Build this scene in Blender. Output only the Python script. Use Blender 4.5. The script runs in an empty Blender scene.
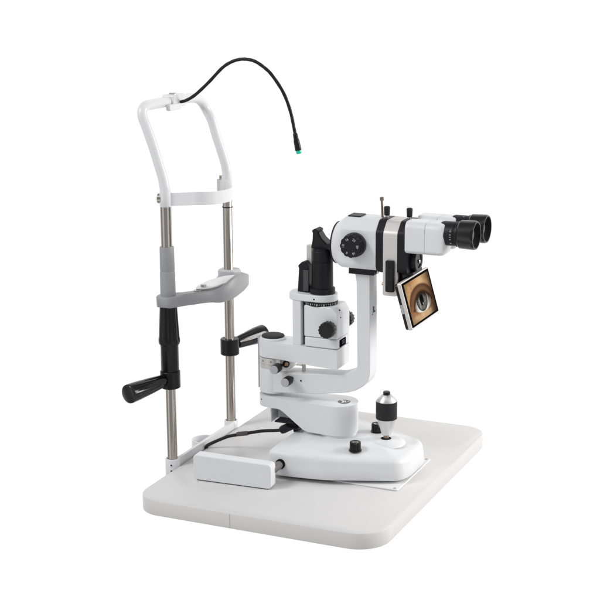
import bpy, bmesh, math, random
from mathutils import Vector, Matrix
random.seed(7)
PI = math.pi
SC = bpy.context.scene
COL = SC.collection

# ------------------------------------------------------------------ camera
cam = bpy.data.objects.new('camera', bpy.data.cameras.new('camera'))
COL.objects.link(cam)
az, tilt, roll = math.radians(-24.31647), math.radians(14.03803), math.radians(-0.32913)
fwd = Vector((math.sin(az)*math.cos(tilt), math.cos(az)*math.cos(tilt), -math.sin(tilt)))
rgt = Vector((math.cos(az), -math.sin(az), 0)); upv = rgt.cross(fwd)
r2 = math.cos(roll)*rgt + math.sin(roll)*upv
u2 = -math.sin(roll)*rgt + math.cos(roll)*upv
M = Matrix((r2, u2, -fwd)).transposed().to_4x4()
M.translation = (0.92564, -2.13036, 0.84922)
cam.matrix_world = M
cam.data.sensor_width = 36.0
cam.data.lens = 36.0*1518.4665/600.0
cam.data.clip_start = 0.05; cam.data.clip_end = 50.0
SC.camera = cam

# ------------------------------------------------------------------ studio: bright white backdrop all round the back, dimmer front with bright and dark bands added to streak the steel
w = bpy.data.worlds.new('World'); SC.world = w; w.use_nodes = True
nt = w.node_tree; nt.nodes.clear()
wo = nt.nodes.new('ShaderNodeOutputWorld'); bg = nt.nodes.new('ShaderNodeBackground')
tc = nt.nodes.new('ShaderNodeTexCoord'); vm = nt.nodes.new('ShaderNodeVectorMath'); vm.operation = 'DOT_PRODUCT'
bd = Vector((-0.36, 0.90, -0.20)).normalized(); vm.inputs[1].default_value = bd
nt.links.new(tc.outputs['Generated'], vm.inputs[0])
mr = nt.nodes.new('ShaderNodeMapRange'); mr.inputs[1].default_value = -1.0; mr.inputs[2].default_value = 1.0
nt.links.new(vm.outputs['Value'], mr.inputs[0])
rp = nt.nodes.new('ShaderNodeValToRGB'); nt.links.new(mr.outputs[0], rp.inputs[0])
e = rp.color_ramp.elements
WHITE = 1.04
e[0].position = 0.0; e[0].color = (0.40, 0.405, 0.415, 1)
e[1].position = 0.82; e[1].color = (WHITE, WHITE, WHITE, 1)
e2 = e.new(0.64); e2.color = (0.34, 0.34, 0.345, 1)
e4 = e.new(0.34); e4.color = (0.58, 0.58, 0.59, 1)
e5 = e.new(0.20); e5.color = (1.12, 1.12, 1.13, 1)
e6 = e.new(0.09); e6.color = (0.36, 0.36, 0.37, 1)
e3 = e.new(0.50); e3.color = (0.36, 0.36, 0.37, 1)
nt.links.new(rp.outputs[0], bg.inputs[0]); bg.inputs[1].default_value = 1.0
nt.links.new(bg.outputs[0], wo.inputs[0])

def softbox(name, loc, aim, sx, sy, power, col=(1, 1, 1)):
    l = bpy.data.lights.new(name, 'AREA'); l.shape = 'RECTANGLE'; l.size = sx; l.size_y = sy
    l.energy = power; l.color = col
    o = bpy.data.objects.new(name, l); COL.objects.link(o)
    o.location = loc
    o.rotation_euler = (Vector(aim)-Vector(loc)).to_track_quat('-Z', 'Y').to_euler()
    return o
softbox('softbox_light', (2.5, 1.15, 1.05), (0, 0, 0.2), 1.2, 1.5, 66, (1, 0.985, 0.96))
softbox('softbox_light', (-1.5, -1.7, 2.3), (0, 0, 0.2), 0.7, 0.9, 34, (0.97, 0.985, 1))

SC.view_settings.view_transform = 'Standard'; SC.view_settings.look = 'None'
SC.view_settings.exposure = 0.0; SC.view_settings.gamma = 1.0
SC.view_settings.use_curve_mapping = False

# ------------------------------------------------------------------ materials
def mat(name, col, rough=0.5, metal=0.0, bump=0.0, scale=900, var=0.0, spec=0.5, coat=0.0, vscale=18):
    m = bpy.data.materials.new(name); m.use_nodes = True
    t = m.node_tree; b = t.nodes['Principled BSDF']
    b.inputs['Base Color'].default_value = (*col, 1); b.inputs['Roughness'].default_value = rough
    b.inputs['Metallic'].default_value = metal; b.inputs['Specular IOR Level'].default_value = spec
    b.inputs['Coat Weight'].default_value = coat
    c = t.nodes.new('ShaderNodeTexCoord')
    if var > 0:
        n = t.nodes.new('ShaderNodeTexNoise'); n.inputs['Scale'].default_value = vscale; n.inputs['Detail'].default_value = 6
        t.links.new(c.outputs['Object'], n.inputs['Vector'])
        mx = t.nodes.new('ShaderNodeMix'); mx.data_type = 'RGBA'
        mx.inputs[6].default_value = (*[x*(1-var) for x in col], 1); mx.inputs[7].default_value = (*[min(1, x*(1+var)) for x in col], 1)
        t.links.new(n.outputs['Fac'], mx.inputs[0]); t.links.new(mx.outputs[2], b.inputs['Base Color'])
        rr = t.nodes.new('ShaderNodeMapRange'); rr.inputs[3].default_value = max(0.02, rough-0.06); rr.inputs[4].default_value = rough+0.06
        t.links.new(n.outputs['Fac'], rr.inputs[0]); t.links.new(rr.outputs[0], b.inputs['Roughness'])
    if bump > 0:
        n2 = t.nodes.new('ShaderNodeTexNoise'); n2.inputs['Scale'].default_value = scale; n2.inputs['Detail'].default_value = 3
        t.links.new(c.outputs['Object'], n2.inputs['Vector'])
        bp = t.nodes.new('ShaderNodeBump'); bp.inputs['Strength'].default_value = bump; bp.inputs['Distance'].default_value = 0.0004
        t.links.new(n2.outputs['Fac'], bp.inputs['Height']); t.links.new(bp.outputs[0], b.inputs['Normal'])
    return m

def brushed(name, col, rough=0.25, sc=(60, 60, 900), strength=0.12):
    m = mat(name, col, rough, 1.0)
    t = m.node_tree; b = t.nodes['Principled BSDF']
    c = t.nodes.new('ShaderNodeTexCoord'); mp = t.nodes.new('ShaderNodeMapping'); mp.inputs['Scale'].default_value = sc
    n = t.nodes.new('ShaderNodeTexNoise'); n.inputs['Scale'].default_value = 1.0; n.inputs['Detail'].default_value = 4
    t.links.new(c.outputs['Object'], mp.inputs[0]); t.links.new(mp.outputs[0], n.inputs['Vector'])
    bp = t.nodes.new('ShaderNodeBump'); bp.inputs['Strength'].default_value = strength; bp.inputs['Distance'].default_value = 0.0004
    t.links.new(n.outputs['Fac'], bp.inputs['Height']); t.links.new(bp.outputs[0], b.inputs['Normal'])
    rr = t.nodes.new('ShaderNodeMapRange'); rr.inputs[3].default_value = rough-0.08; rr.inputs[4].default_value = rough+0.12
    t.links.new(n.outputs['Fac'], rr.inputs[0]); t.links.new(rr.outputs[0], b.inputs['Roughness'])
    return m

BODY = mat('powder_coated_white', (0.76, 0.765, 0.775), 0.42, bump=0.10, scale=1500, var=0.012)
FRAME = mat('gloss_white_enamel', (0.735, 0.735, 0.745), 0.30, var=0.01)
BOARD = mat('white_laminate', (0.69, 0.68, 0.675), 0.36, bump=0.05, scale=1200, var=0.012)
EDGE = mat('edge_banding', (0.67, 0.655, 0.635), 0.45, bump=0.04, scale=700, var=0.012)
SEAM = mat('seam_grey', (0.42, 0.41, 0.40), 0.6)  # even mid grey for the board seam and plate screws
GREY = mat('grey_moulded_plastic', (0.315, 0.315, 0.325), 0.45, bump=0.06, scale=1300, var=0.015)
LGREY = mat('light_grey_plastic', (0.55, 0.55, 0.565), 0.45, bump=0.05, scale=1300)
PAD = mat('white_chin_pad', (0.80, 0.80, 0.80), 0.5)
BLACK = mat('satin_black_plastic', (0.007, 0.0065, 0.007), 0.30, var=0.1, spec=0.3)
GLOSS = mat('glossy_black_bakelite', (0.005, 0.005, 0.005), 0.14, spec=0.5)
MATTE = mat('black_anodised', (0.010, 0.009, 0.012), 0.42, bump=0.06, scale=1200, var=0.1, spec=0.25)
RUBBER = mat('black_rubber', (0.018, 0.017, 0.019), 0.6, bump=0.2, scale=900, spec=0.3)
STEEL = brushed('brushed_steel', (0.50, 0.455, 0.415), 0.13, (500, 500, 12), 0.05)
STEELX = brushed('turned_steel', (0.60, 0.57, 0.54), 0.26, (20, 20, 700), 0.08)
SILVER = mat('bead_blasted_silver', (0.66, 0.635, 0.61), 0.42, 0.35, bump=0.10, scale=1600, var=0.015)
JOYS = mat('satin_aluminium', (0.70, 0.695, 0.69), 0.28, 0.75)
BRASS = mat('brass', (0.50, 0.30, 0.14), 0.3, 1.0)
HOLE = mat('dark_recess', (0.008, 0.008, 0.008), 0.8, spec=0.1)
INK = mat('white_print', (0.42, 0.42, 0.42), 0.6)
DARKINK = mat('dark_print', (0.05, 0.05, 0.055), 0.6)
CAPGREY = mat('grey_knob_cap', (0.43, 0.43, 0.46), 0.45)
GLASS = mat('coated_lens', (0.006, 0.006, 0.009), 0.05, spec=0.35)
TEAL = mat('teal_lamp_lens', (0.0, 0.52, 0.36), 0.2)
tb = TEAL.node_tree.nodes['Principled BSDF']; tb.inputs['Emission Color'].default_value = (0.0, 0.55, 0.36, 1); tb.inputs['Emission Strength'].default_value = 0.10
BEZEL = mat('black_display_bezel', (0.006, 0.005, 0.006), 0.5, spec=0.0)
CHROME = mat('polished_metal', (0.70, 0.68, 0.66), 0.18, 1.0)

# ------------------------------------------------------------------ helpers
def link(name, bm, m, parent=None, bevel=0.0, seg=3, ang=35, smooth=True, limit=30):
    bmesh.ops.remove_doubles(bm, verts=bm.verts, dist=1e-6)
    bmesh.ops.recalc_face_normals(bm, faces=bm.faces)
    me = bpy.data.meshes.new(name)
    if smooth:
        a = math.radians(ang)
        for f in bm.faces: f.smooth = True
        for ed in bm.edges:
            if len(ed.link_faces) == 2 and ed.calc_face_angle(0) > a: ed.smooth = False
    bm.to_mesh(me); bm.free()
    me.materials.append(m)
    o = bpy.data.objects.new(name, me); COL.objects.link(o)
    if parent is not None:
        o.parent = parent
    if bevel > 0:
        if smooth:
            for ed in me.edges: ed.use_edge_sharp = False
        b = o.modifiers.new('bevel', 'BEVEL'); b.width = bevel; b.segments = seg; b.limit_method = 'ANGLE'
        b.angle_limit = math.radians(limit); b.harden_normals = True; b.use_clamp_overlap = True
    return o

def thing(name, label, cat, loc=(0, 0, 0), group=None):
    o = bpy.data.objects.new(name, None); COL.objects.link(o); o.location = loc
    o.empty_display_size = 0.02
    o['label'] = label; o['category'] = cat
    if group: o['group'] = group
    return o

def NB(): return bmesh.new()

def ring(bm, pts): return [bm.verts.new(p) for p in pts]

def bridge(bm, a, b, closed=True):
    n = len(a)
    for i in range(n if closed else n-1):
        j = (i+1) % n
        try: bm.faces.new((a[i], a[j], b[j], b[i]))
        except ValueError: pass

def loft(bm, rings, cap0=True, cap1=True):
    rs = [ring(bm, r) for r in rings]
    for a, b in zip(rs, rs[1:]): bridge(bm, a, b)
    if cap0: bm.faces.new(rs[0][::-1])
    if cap1: bm.faces.new(rs[-1])
    return rs

def frame_of(d):
    d = Vector(d).normalized()
    t = Vector((0, 0, 1)) if abs(d.z) < 0.95 else Vector((1, 0, 0))
    a = t.cross(d).normalized(); b = d.cross(a)
    return d, a, b

def circ(c, d, r, n=40, ph=0.0, flute=0.0, nf=0):
    d, a, b = frame_of(d); c = Vector(c); out = []
    for i in range(n):
        t = 2*PI*i/n+ph
        rr = r
        if nf: rr = r - flute*(0.5-0.5*math.cos(nf*t))**2
        out.append(c+a*math.cos(t)*rr+b*math.sin(t)*rr)
    return out

def lathe(bm, base, axis, prof, n=48, flute=0.0, nf=0, fl_rng=None):
    """prof: list of (distance along axis, radius)"""
    base = Vector(base); ax = Vector(axis).normalized(); rs = []
    for k, (h, r) in enumerate(prof):
        fl = flute if (fl_rng is None or fl_rng[0] <= k <= fl_rng[1]) else 0
        rs.append(circ(base+ax*h, ax, max(r, 1e-5), n, 0, fl, nf if fl else 0))
    loft(bm, rs)
    return bm

def cyl(bm, p0, p1, r0, r1=None, n=40, ch=0.0):
    p0 = Vector(p0); p1 = Vector(p1); L = (p1-p0).length; r1 = r0 if r1 is None else r1
    if ch > 0: prof = [(0, r0-ch), (ch*0.3, r0-ch*0.3), (ch, r0), (L-ch, r1), (L-ch*0.3, r1-ch*0.3), (L, r1-ch)]
    else: prof = [(0, r0), (L, r1)]
    return lathe(bm, p0, p1-p0, prof, n)

def box(bm, x0, x1, y0, y1, z0, z1):
    a = [(x0, y0), (x1, y0), (x1, y1), (x0, y1)]
    loft(bm, [[(x, y, z0) for x, y in a], [(x, y, z1) for x, y in a]])
    return bm

def prism_xz(bm, prof, y0, y1):
    """prof polygon in x,z extruded along y; y0,y1 numbers or functions of x"""
    f0 = y0 if callable(y0) else (lambda x: y0); f1 = y1 if callable(y1) else (lambda x: y1)
    loft(bm, [[(x, f0(x), z) for x, z in prof], [(x, f1(x), z) for x, z in prof]])
    return bm

def prism_yz(bm, prof, x0, x1):
    loft(bm, [[(x0, y, z) for y, z in prof], [(x1, y, z) for y, z in prof]]); return bm

def prism_xy(bm, prof, z0, z1):
    loft(bm, [[(x, y, z0) for x, y in prof], [(x, y, z1) for x, y in prof]]); return bm

def rpoly(pts, rad, n=8):
    """round the corners of a polygon; rad number or list"""
    out = []; N = len(pts)
    for i in range(N):
        p = Vector(pts[i]); a = Vector(pts[i-1]); b = Vector(pts[(i+1) % N])
        r = rad[i] if isinstance(rad, (list, tuple)) else rad
        if r <= 0: out.append(tuple(p)); continue
        u = (a-p).normalized(); v = (b-p).normalized()
        th = math.acos(max(-1, min(1, u.dot(v)))); d = r/math.tan(th/2)
        d = min(d, 0.49*(a-p).length, 0.49*(b-p).length); r = d*math.tan(th/2)
        c = p+(u+v).normalized()*(r/math.sin(th/2))
        s = p+u*d-c; e_ = p+v*d-c
        a0 = math.atan2(s.y, s.x); a1 = math.atan2(e_.y, e_.x); da = (a1-a0+PI) % (2*PI)-PI
        for k in range(n+1):
            t = a0+da*k/n; out.append((c.x+r*math.cos(t), c.y+r*math.sin(t)))
    return out

def offs(pts, d):
    """offset a counter-clockwise polygon inwards"""
    N = len(pts); out = []
    for i in range(N):
        p = Vector(pts[i]); a = Vector(pts[i-1]); b = Vector(pts[(i+1) % N])
        e1 = (p-a).normalized(); e2_ = (b-p).normalized()
        n1 = Vector((-e1.y, e1.x)); n2 = Vector((-e2_.y, e2_.x))
        m = n1+n2; k = m.length_squared
        out.append(tuple(p+m*(2*d/k) if k > 1e-9 else p+n1*d))
    return out

def spline(pts, n=10):
    P = [Vector(p) for p in pts]; P = [2*P[0]-P[1]]+P+[2*P[-1]-P[-2]]; out = []
    for i in range(1, len(P)-2):
        for k in range(n):
            t = k/n; a, b, c, d = P[i-1], P[i], P[i+1], P[i+2]
            out.append(0.5*((2*b)+(c-a)*t+(2*a-5*b+4*c-d)*t*t+(3*b-3*c+d-a)*t**3))
    out.append(P[-2]); return out

def tube(bm, path, rad, n=20):
    path = [Vector(p) for p in path]; N = len(path); rings = []
    t0 = (path[1]-path[0]).normalized(); _, a, b = frame_of(t0)
    for i, p in enumerate(path):
        t = (path[min(i+1, N-1)]-path[max(i-1, 0)]).normalized()
        a = (a-t*a.dot(t)).normalized(); b = t.cross(a)
        r = rad(i/(N-1)) if callable(rad) else rad
        rings.append([p+a*math.cos(2*PI*k/n)*r+b*math.sin(2*PI*k/n)*r for k in range(n)])
    loft(bm, rings); return bm

def strip(bm, path, th, hh):
    """vertical band following a plan path: path of points, thickness th, half height hh"""
    path = [Vector(p) for p in path]; N = len(path); rings = []
    for i, p in enumerate(path):
        t = path[min(i+1, N-1)]-path[max(i-1, 0)]; t.z = 0; t.normalize(); nrm = Vector((-t.y, t.x, 0))
        h = Vector((0, 0, hh))
        rings.append([p+nrm*th/2-h, p-nrm*th/2-h, p-nrm*th/2+h, p+nrm*th/2+h])
    loft(bm, rings); return bm

def text_mesh(name, s, size, loc, xdir, ydir, m, parent, depth=0.00015):
    cu = bpy.data.curves.new(name, 'FONT'); cu.body = s; cu.size = size; cu.align_x = 'CENTER'; cu.align_y = 'CENTER'; cu.extrude = depth
    cu.offset = size*0.012
    o = bpy.data.objects.new(name, cu); COL.objects.link(o)
    dg = bpy.context.evaluated_depsgraph_get()
    me = bpy.data.meshes.new_from_object(o.evaluated_get(dg)); bpy.data.objects.remove(o)
    x = Vector(xdir).normalized(); y = Vector(ydir).normalized(); z = x.cross(y)
    T = Matrix((x, y, z)).transposed().to_4x4(); T.translation = loc
    me.transform(T); me.materials.clear(); me.materials.append(m)
    o = bpy.data.objects.new(name, me); COL.objects.link(o)
    if parent is not None: o.parent = parent
    return o

# ================================================================== BOARD
HX, HY, TH = 0.2, 0.2606, 0.0243
board = thing('table_board', 'white rectangular laminate board with rounded corners, carrying the whole instrument', 'board')
out = [(-HX, -HY), (HX, -HY), (HX, HY), (-HX, HY)]
CR = [0.040, 0.050, 0.040, 0.040]
bm = NB()
def bo(d): return rpoly(offs(out, d), [r-d for r in CR], 14)
loft(bm, [[(x, y, z) for x, y in bo(d)] for d, z in ((0.0005, -0.0012), (0.0005, -0.0004), (0.0009, 0.0))])
link('board_top', bm, BOARD, board, ang=60)
bm = NB()
loft(bm, [[(x, y, z) for x, y in bo(d)] for d, z in ((0.0012, -TH), (0.0003, -TH+0.0007), (0, -TH+0.0015), (0, -0.0018), (0.0003, -0.0013), (0.0010, -0.0012))])
eb = link('edge_band', bm, EDGE, board, ang=60)
bm = NB(); box(bm, -0.0359, -0.0351, -HY-0.0002, -HY+0.0005, -TH+0.0006, -0.0014); link('seam', bm, SEAM, eb, smooth=False)

# ================================================================== CHIN REST STAND
PX, YF, YB = -0.2125, -0.1128, 0.0963
stand = thing('chin_rest_stand', 'grey and white chin rest with two steel posts clamped to the board edge', 'chin rest', (PX, -0.008, 0))
def S(name, bm, m, **k):
    p = k.pop('parent', None)
    o = link(name, bm, m, p if p is not None else stand, **k)
    if p is None: o.matrix_parent_inverse = Matrix.Translation((-PX, 0.008, 0))
    return o
# mounting bracket
bm = NB()
for y in (YF, YB):
    lathe(bm, (PX, y, -0.0232), (0, 0, 1), [(0, 0.0105), (0.0012, 0.0118), (0.0342, 0.0118), (0.0354, 0.0108), (0.0354, 0.0090), (0.030, 0.0088)], 48)
box(bm, -0.2085, -0.2030, YF, YB, -0.0215, 0.0117)
br = S('mounting_bracket', bm, FRAME, bevel=0.0006, seg=2, limit=50)
bm = NB()
arc = [Vector((-0.2058-0.023*math.sin(t), -0.0095-0.021*math.cos(t), 0.0035)) for t in [PI*k/28 for k in range(29)]]
strip(bm, arc, 0.0030, 0.0082)
S('cable_guide', bm, FRAME, parent=br, bevel=0.0005, seg=2)
bm = NB()
for y in (YF, ):
    for z in (0.0035, -0.0065):
        cyl(bm, (PX+0.0035, y-0.0106, z), (PX+0.0040, y-0.0121, z), 0.0013, n=16)
S('screw', bm, HOLE, parent=br)
# posts
for y, ztop in ((YF, 0.428), (YB, 0.418)):
    bm = NB(); lathe(bm, (PX, y, -0.01), (0, 0, 1), [(0, 0.0081), (ztop+0.009, 0.0081), (ztop+0.01, 0.0075)], 48)
    po = S('post', bm, STEEL)
bm = NB(); lathe(bm, (PX, YB, 0.385), (0, 0, 1), [(0, 0.0080), (0, 0.0087), (0.0018, 0.0087), (0.0018, 0.0080)], 40)
S('o_ring', bm, RUBBER, parent=po)
# upper wider steel pole above the sleeve
bm = NB(); lathe(bm, (PX, YF, 0.345), (0, 0, 1), [(0, 0.0088), (0.08, 0.0088)], 48); S('inner_pole', bm, STEEL)
# grey sleeve
bm = NB()
lathe(bm, (PX, YF, 0.268), (0, 0, 1), [(0, 0.0122), (0.051, 0.0118), (0.0525, 0.0111), (0.054, 0.0116), (0.090, 0.0112), (0.0912, 0.0106), (0.0912, 0.009)], 48)
S('post_sleeve', bm, GREY)
# black height adjusting grip
bm = NB()
prof = [(0, 0.0130), (0.002, 0.0142), (0.043, 0.0142), (0.046, 0.0150), (0.0465, 0.0162), (0.050, 0.0171), (0.054, 0.0171), (0.058, 0.0163), (0.106, 0.0138), (0.110, 0.0130), (0.110, 0.009)]
lathe(bm, (PX, YF, 0.1565), (0, 0, 1), prof, 120, 0.0012, 10, (6, 8))
S('height_grip', bm, BLACK, ang=50)
# collars with handles
def handle(y, z0, hdir, L, ztilt):
    bm = NB()
    lathe(bm, (PX, y, z0), (0, 0, 1), [(0, 0.009), (0, 0.0145), (0.0012, 0.0160), (0.0268, 0.0160), (0.028, 0.0148), (0.028, 0.009)], 56)
    c = S('handle_collar', bm, BLACK)
    d = Vector((hdir[0], hdir[1], ztilt)).normalized(); b = Vector((PX, y, z0+0.0155))
    bm = NB()
    prof = [(0.010, 0.0070), (0.016, 0.0072), (0.017, 0.0096), (0.020, 0.0106), (0.045, 0.0130), (L-0.02, 0.0148), (L-0.003, 0.0153), (L-0.001, 0.0149), (L, 0.0135), (L, 0.001)]
    lathe(bm, b, d, prof, 128, 0.0008, 8, (3, 4))
    h = S('handle', bm, GLOSS, ang=50, parent=None)
    return c
handle(YF, 0.1305, (-0.0265, -0.090), 0.092, -0.005)
handle(YB, 0.1300, (0.0265, 0.083), 0.084, 0.005)
# chin rest bar: lofted along its length with a lip rising on the operator side
def ssm(a, b, x):
    t = max(0, min(1, (x-a)/(b-a))); return t*t*(3-2*t)
CB = [(-0.1310, -0.2050, -0.2170, 0.2660, 0.2800), (-0.1300, -0.2015, -0.2215, 0.2650, 0.2812), (-0.1265, -0.1990, -0.2262, 0.2645, 0.2817), (-0.1200, -0.1965, -0.2290, 0.2640, 0.2818), (-0.1120, -0.1935, -0.2300, 0.2635, 0.2818), (-0.1020, -0.1900, -0.2275, 0.2630, 0.2817),
      (-0.0930, -0.1868, -0.2170, 0.2625, 0.2813), (-0.0800, -0.1815, -0.2075, 0.2615, 0.2800), (-0.0660, -0.1760, -0.2010, 0.2607, 0.2790), (-0.0540, -0.1712, -0.1980, 0.2595, 0.2780), (-0.0450, -0.1675, -0.1965, 0.2580, 0.2776), (-0.0410, -0.1650, -0.1960, 0.2570, 0.2780), (-0.0350, -0.1600, -0.1955, 0.2560, 0.2798),
      (-0.0300, -0.1570, -0.1950, 0.2558, 0.2815), (-0.0200, -0.1535, -0.1950, 0.2560, 0.2858), (-0.0100, -0.1512, -0.1950, 0.2564, 0.2900), (0.0010, -0.1500, -0.1955, 0.2575, 0.2925), (0.0120, -0.1497, -0.1965, 0.2587, 0.2936), (0.0240, -0.1500, -0.1985, 0.2600, 0.2930), (0.0360, -0.1512, -0.2020, 0.2608, 0.2908),
      (0.0480, -0.1535, -0.2080, 0.2612, 0.2872), (0.0600, -0.1570, -0.2160, 0.2612, 0.2835), (0.0720, -0.1625, -0.2235, 0.2610, 0.2800), (0.0840, -0.1700, -0.2285, 0.2605, 0.2770), (0.0960, -0.1790, -0.2300, 0.2600, 0.2750), (0.1060, -0.1890, -0.2285, 0.2600, 0.2735), (0.1130, -0.1985, -0.2240, 0.2602, 0.2725), (0.1160, -0.2060, -0.2180, 0.2606, 0.2715)]
bm = NB(); rg_ = []
for y, xf, xb, zb, zt in CB:
    wd = xf-xb; zi = min(zt-0.0004, 0.2822-0.020*ssm(-0.12, 0.12, y)+0.006*ssm(-0.02, 0.05, y)*ssm(0.12, 0.07, y))
    rg_.append([(xb+0.03*wd, y, zb), (xf-0.06*wd, y, zb), (xf, y, zb+0.004), (xf, y, zt-0.0012), (xf-0.0012, y, zt-0.0002), (xf-0.10*wd, y, zt), (xf-0.10*wd-0.0012, y, zt-0.0004), (xf-0.34*wd, y, zi), (xb+0.002, y, zi), (xb, y, zi-0.0014)])
loft(bm, rg_)
bar = S('chin_bar', bm, GREY, ang=58)
# chin pad: a white leaf lying on the bar and rising to the right
bm = NB()
leaf = [(0.053*math.cos(2*PI*k/48), 0.0170*math.sin(2*PI*k/48)*(1+0.18*math.cos(2*PI*k/48))) for k in range(48)]
ca, sa = math.cos(math.radians(80)), math.sin(math.radians(80))
def padz(v): return 0.2828+0.0008*ssm(-0.04, 0.05, v)
rr_ = []
for dz, s_ in ((-0.0026, 0.97), (-0.0012, 1.0), (0.0, 0.985), (0.0005, 0.92)):
    rr_.append([(-0.1805+(x*ca+y*sa)*s_, -0.0075+(x*sa-y*ca)*s_, padz(x)+dz) for x, y in leaf])
loft(bm, rr_)
S('chin_pad', bm, PAD, parent=bar, ang=50)
bm = NB()
lathe(bm, (-0.1840, -0.0480, 0.280), (0, 0, 1), [(0, 0.003), (0.0036, 0.003), (0.0040, 0.0050), (0.0068, 0.0050), (0.0073, 0.0044)], 24)
cyl(bm, (-0.1885, -0.0600, 0.2785), (-0.1885, -0.0600, 0.2802), 0.0062, n=24)
S('screw', bm, STEELX, parent=bar)
# rear collar on post above the chin bar
bm = NB()
prism_xy(bm, rpoly([(-0.229, 0.083), (-0.198, 0.083), (-0.190, 0.100), (-0.200, 0.114), (-0.229, 0.114)], 0.008), 0.262, 0.2795)
S('post_collar', bm, LGREY, bevel=0.003, seg=3)
# head frame: bent white tube
zf = lambda y: -0.008
pf = [(PX, YF, 0.4250), (PX, YF, 0.440), (-0.2135, YF, 0.452), (-0.2165, YF, 0.468), (-0.2222, YF, 0.486), (-0.2312, YF, 0.5139), (-0.2425, YF, 0.544), (-0.2475, YF, 0.556), (-0.2500, YF+0.0015, 0.5640), (-0.2508, YF+0.0065, 0.5708),
      (-0.2510, YF+0.0150, 0.5738), (-0.2510, YF+0.027, 0.5742), (-0.2510, -0.05, 0.5735), (-0.2510, 0.00, 0.5722), (-0.2510, 0.035, 0.5713), (-0.2512, YB-0.042, 0.5702), (-0.2514, YB-0.026, 0.5672), (-0.2512, YB-0.013, 0.5615), (-0.2500, YB-0.0045, 0.5535), (-0.2470, YB-0.0005, 0.5445),
      (-0.2389, YB, 0.5297), (-0.2310, YB, 0.505), (-0.2244, YB, 0.4861), (-0.2165, YB, 0.463), (-0.2135, YB, 0.4500), (PX, YB, 0.4370), (PX, YB, 0.416)]
bm = NB()
tube(bm, spline(pf, 7), 0.0079, 24)
for y, z in ((YF, 0.4215), (YB, 0.4125)):
    lathe(bm, (PX, y, z), (0, 0, 1), [(0, 0.0082), (0.001, 0.0090), (0.020, 0.0090), (0.032, 0.0079)], 40)
S('head_frame', bm, FRAME, ang=60)
# forehead band
hz = lambda y: 0.4338-(y+0.113)*0.055
plan = [(-0.2050, -0.1120), (-0.2000, -0.1085), (-0.1930, -0.1010), (-0.1850, -0.0920), (-0.1755, -0.0815), (-0.1625, -0.0715), (-0.1540, -0.0580), (-0.1500, -0.0370),
        (-0.1520, -0.0120), (-0.1620, 0.0140), (-0.1780, 0.0390), (-0.1930, 0.0640), (-0.2060, 0.0820), (-0.2150, 0.0935), (-0.2230, 0.0950), (-0.2290, 0.0915)]
bm = NB()
strip(bm, spline([(x, y, hz(y)) for x, y in plan], 8), 0.0022, 0.0102)
fb = S('forehead_band', bm, FRAME, bevel=0.0005, seg=2, limit=60)
bm = NB()
cyl(bm, (-0.2185, -0.1135, 0.4345), (-0.2240, -0.1145, 0.4345), 0.0080, n=32)
S('screw', bm, STEEL, parent=fb)
bm = NB(); cyl(bm, (-0.2215, 0.0975, 0.4345), (-0.2262, 0.0950, 0.4345), 0.0038, n=24); S('screw', bm, STEEL, parent=fb)
# fixation lamp with clamp
bm = NB()
prism_yz(bm, rpoly([(-0.030, 0.5635), (0.010, 0.5630), (0.010, 0.5828), (-0.030, 0.5835)], 0.003, 4), -0.2605, -0.2395)
prism_yz(bm, rpoly([(-0.0480, 0.5605), (-0.010, 0.5600), (-0.010, 0.5700), (-0.0480, 0.5705)], 0.003, 4), -0.2440, -0.2365)
cl = S('lamp_clamp', bm, FRAME, bevel=0.0015, seg=3)
bm = NB(); lathe(bm, (-0.251, -0.012, 0.583), (0, 0, 1), [(-0.004, 0.0048), (-0.002, 0.0048), (-0.0016, 0.0062), (0.0016, 0.0062), (0.0022, 0.0056)], 28)
S('clamp_screw', bm, STEELX, parent=cl)
gp = [(-0.2400, -0.008, 0.5705), (-0.2290, -0.008, 0.5738), (-0.2131, -0.008, 0.5828), (-0.1896, -0.008, 0.6025), (-0.1644, -0.008, 0.6265), (-0.1480, -0.008, 0.6365), (-0.1329, -0.008, 0.6410), (-0.1180, -0.008, 0.6412), (-0.1055, -0.008, 0.6380),
      (-0.0910, -0.008, 0.6295), (-0.0784, -0.008, 0.6185), (-0.0600, -0.008, 0.5936), (-0.0484, -0.008, 0.5665), (-0.0418, -0.008, 0.5391), (-0.0392, -0.008, 0.5245)]
bm = NB(); gs = spline(gp, 14)
tube(bm, gs, lambda t: 0.00262+0.0001*math.sin(t*1100), 18)
gn = S('lamp_gooseneck', bm, MATTE, ang=80)
d = Vector((0.0052, 0, -0.0245))
b0 = Vector((-0.0402, -0.008, 0.5310))
bm = NB(); lathe(bm, b0, d, [(0, 0.0030), (0.001, 0.0036), (0.009, 0.0040), (0.012, 0.0047), (0.026, 0.0051), (0.027, 0.0047)], 32, 0.0004, 12, (2, 3))
S('lamp_head', bm, BLACK, parent=gn, ang=60)
bm = NB(); lathe(bm, b0+d.normalized()*0.0268, d, [(0, 0.0042), (0.004, 0.0042), (0.0052, 0.0037), (0.0056, 0.002)], 28)
S('lamp_lens', bm, TEAL, parent=gn)

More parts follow.
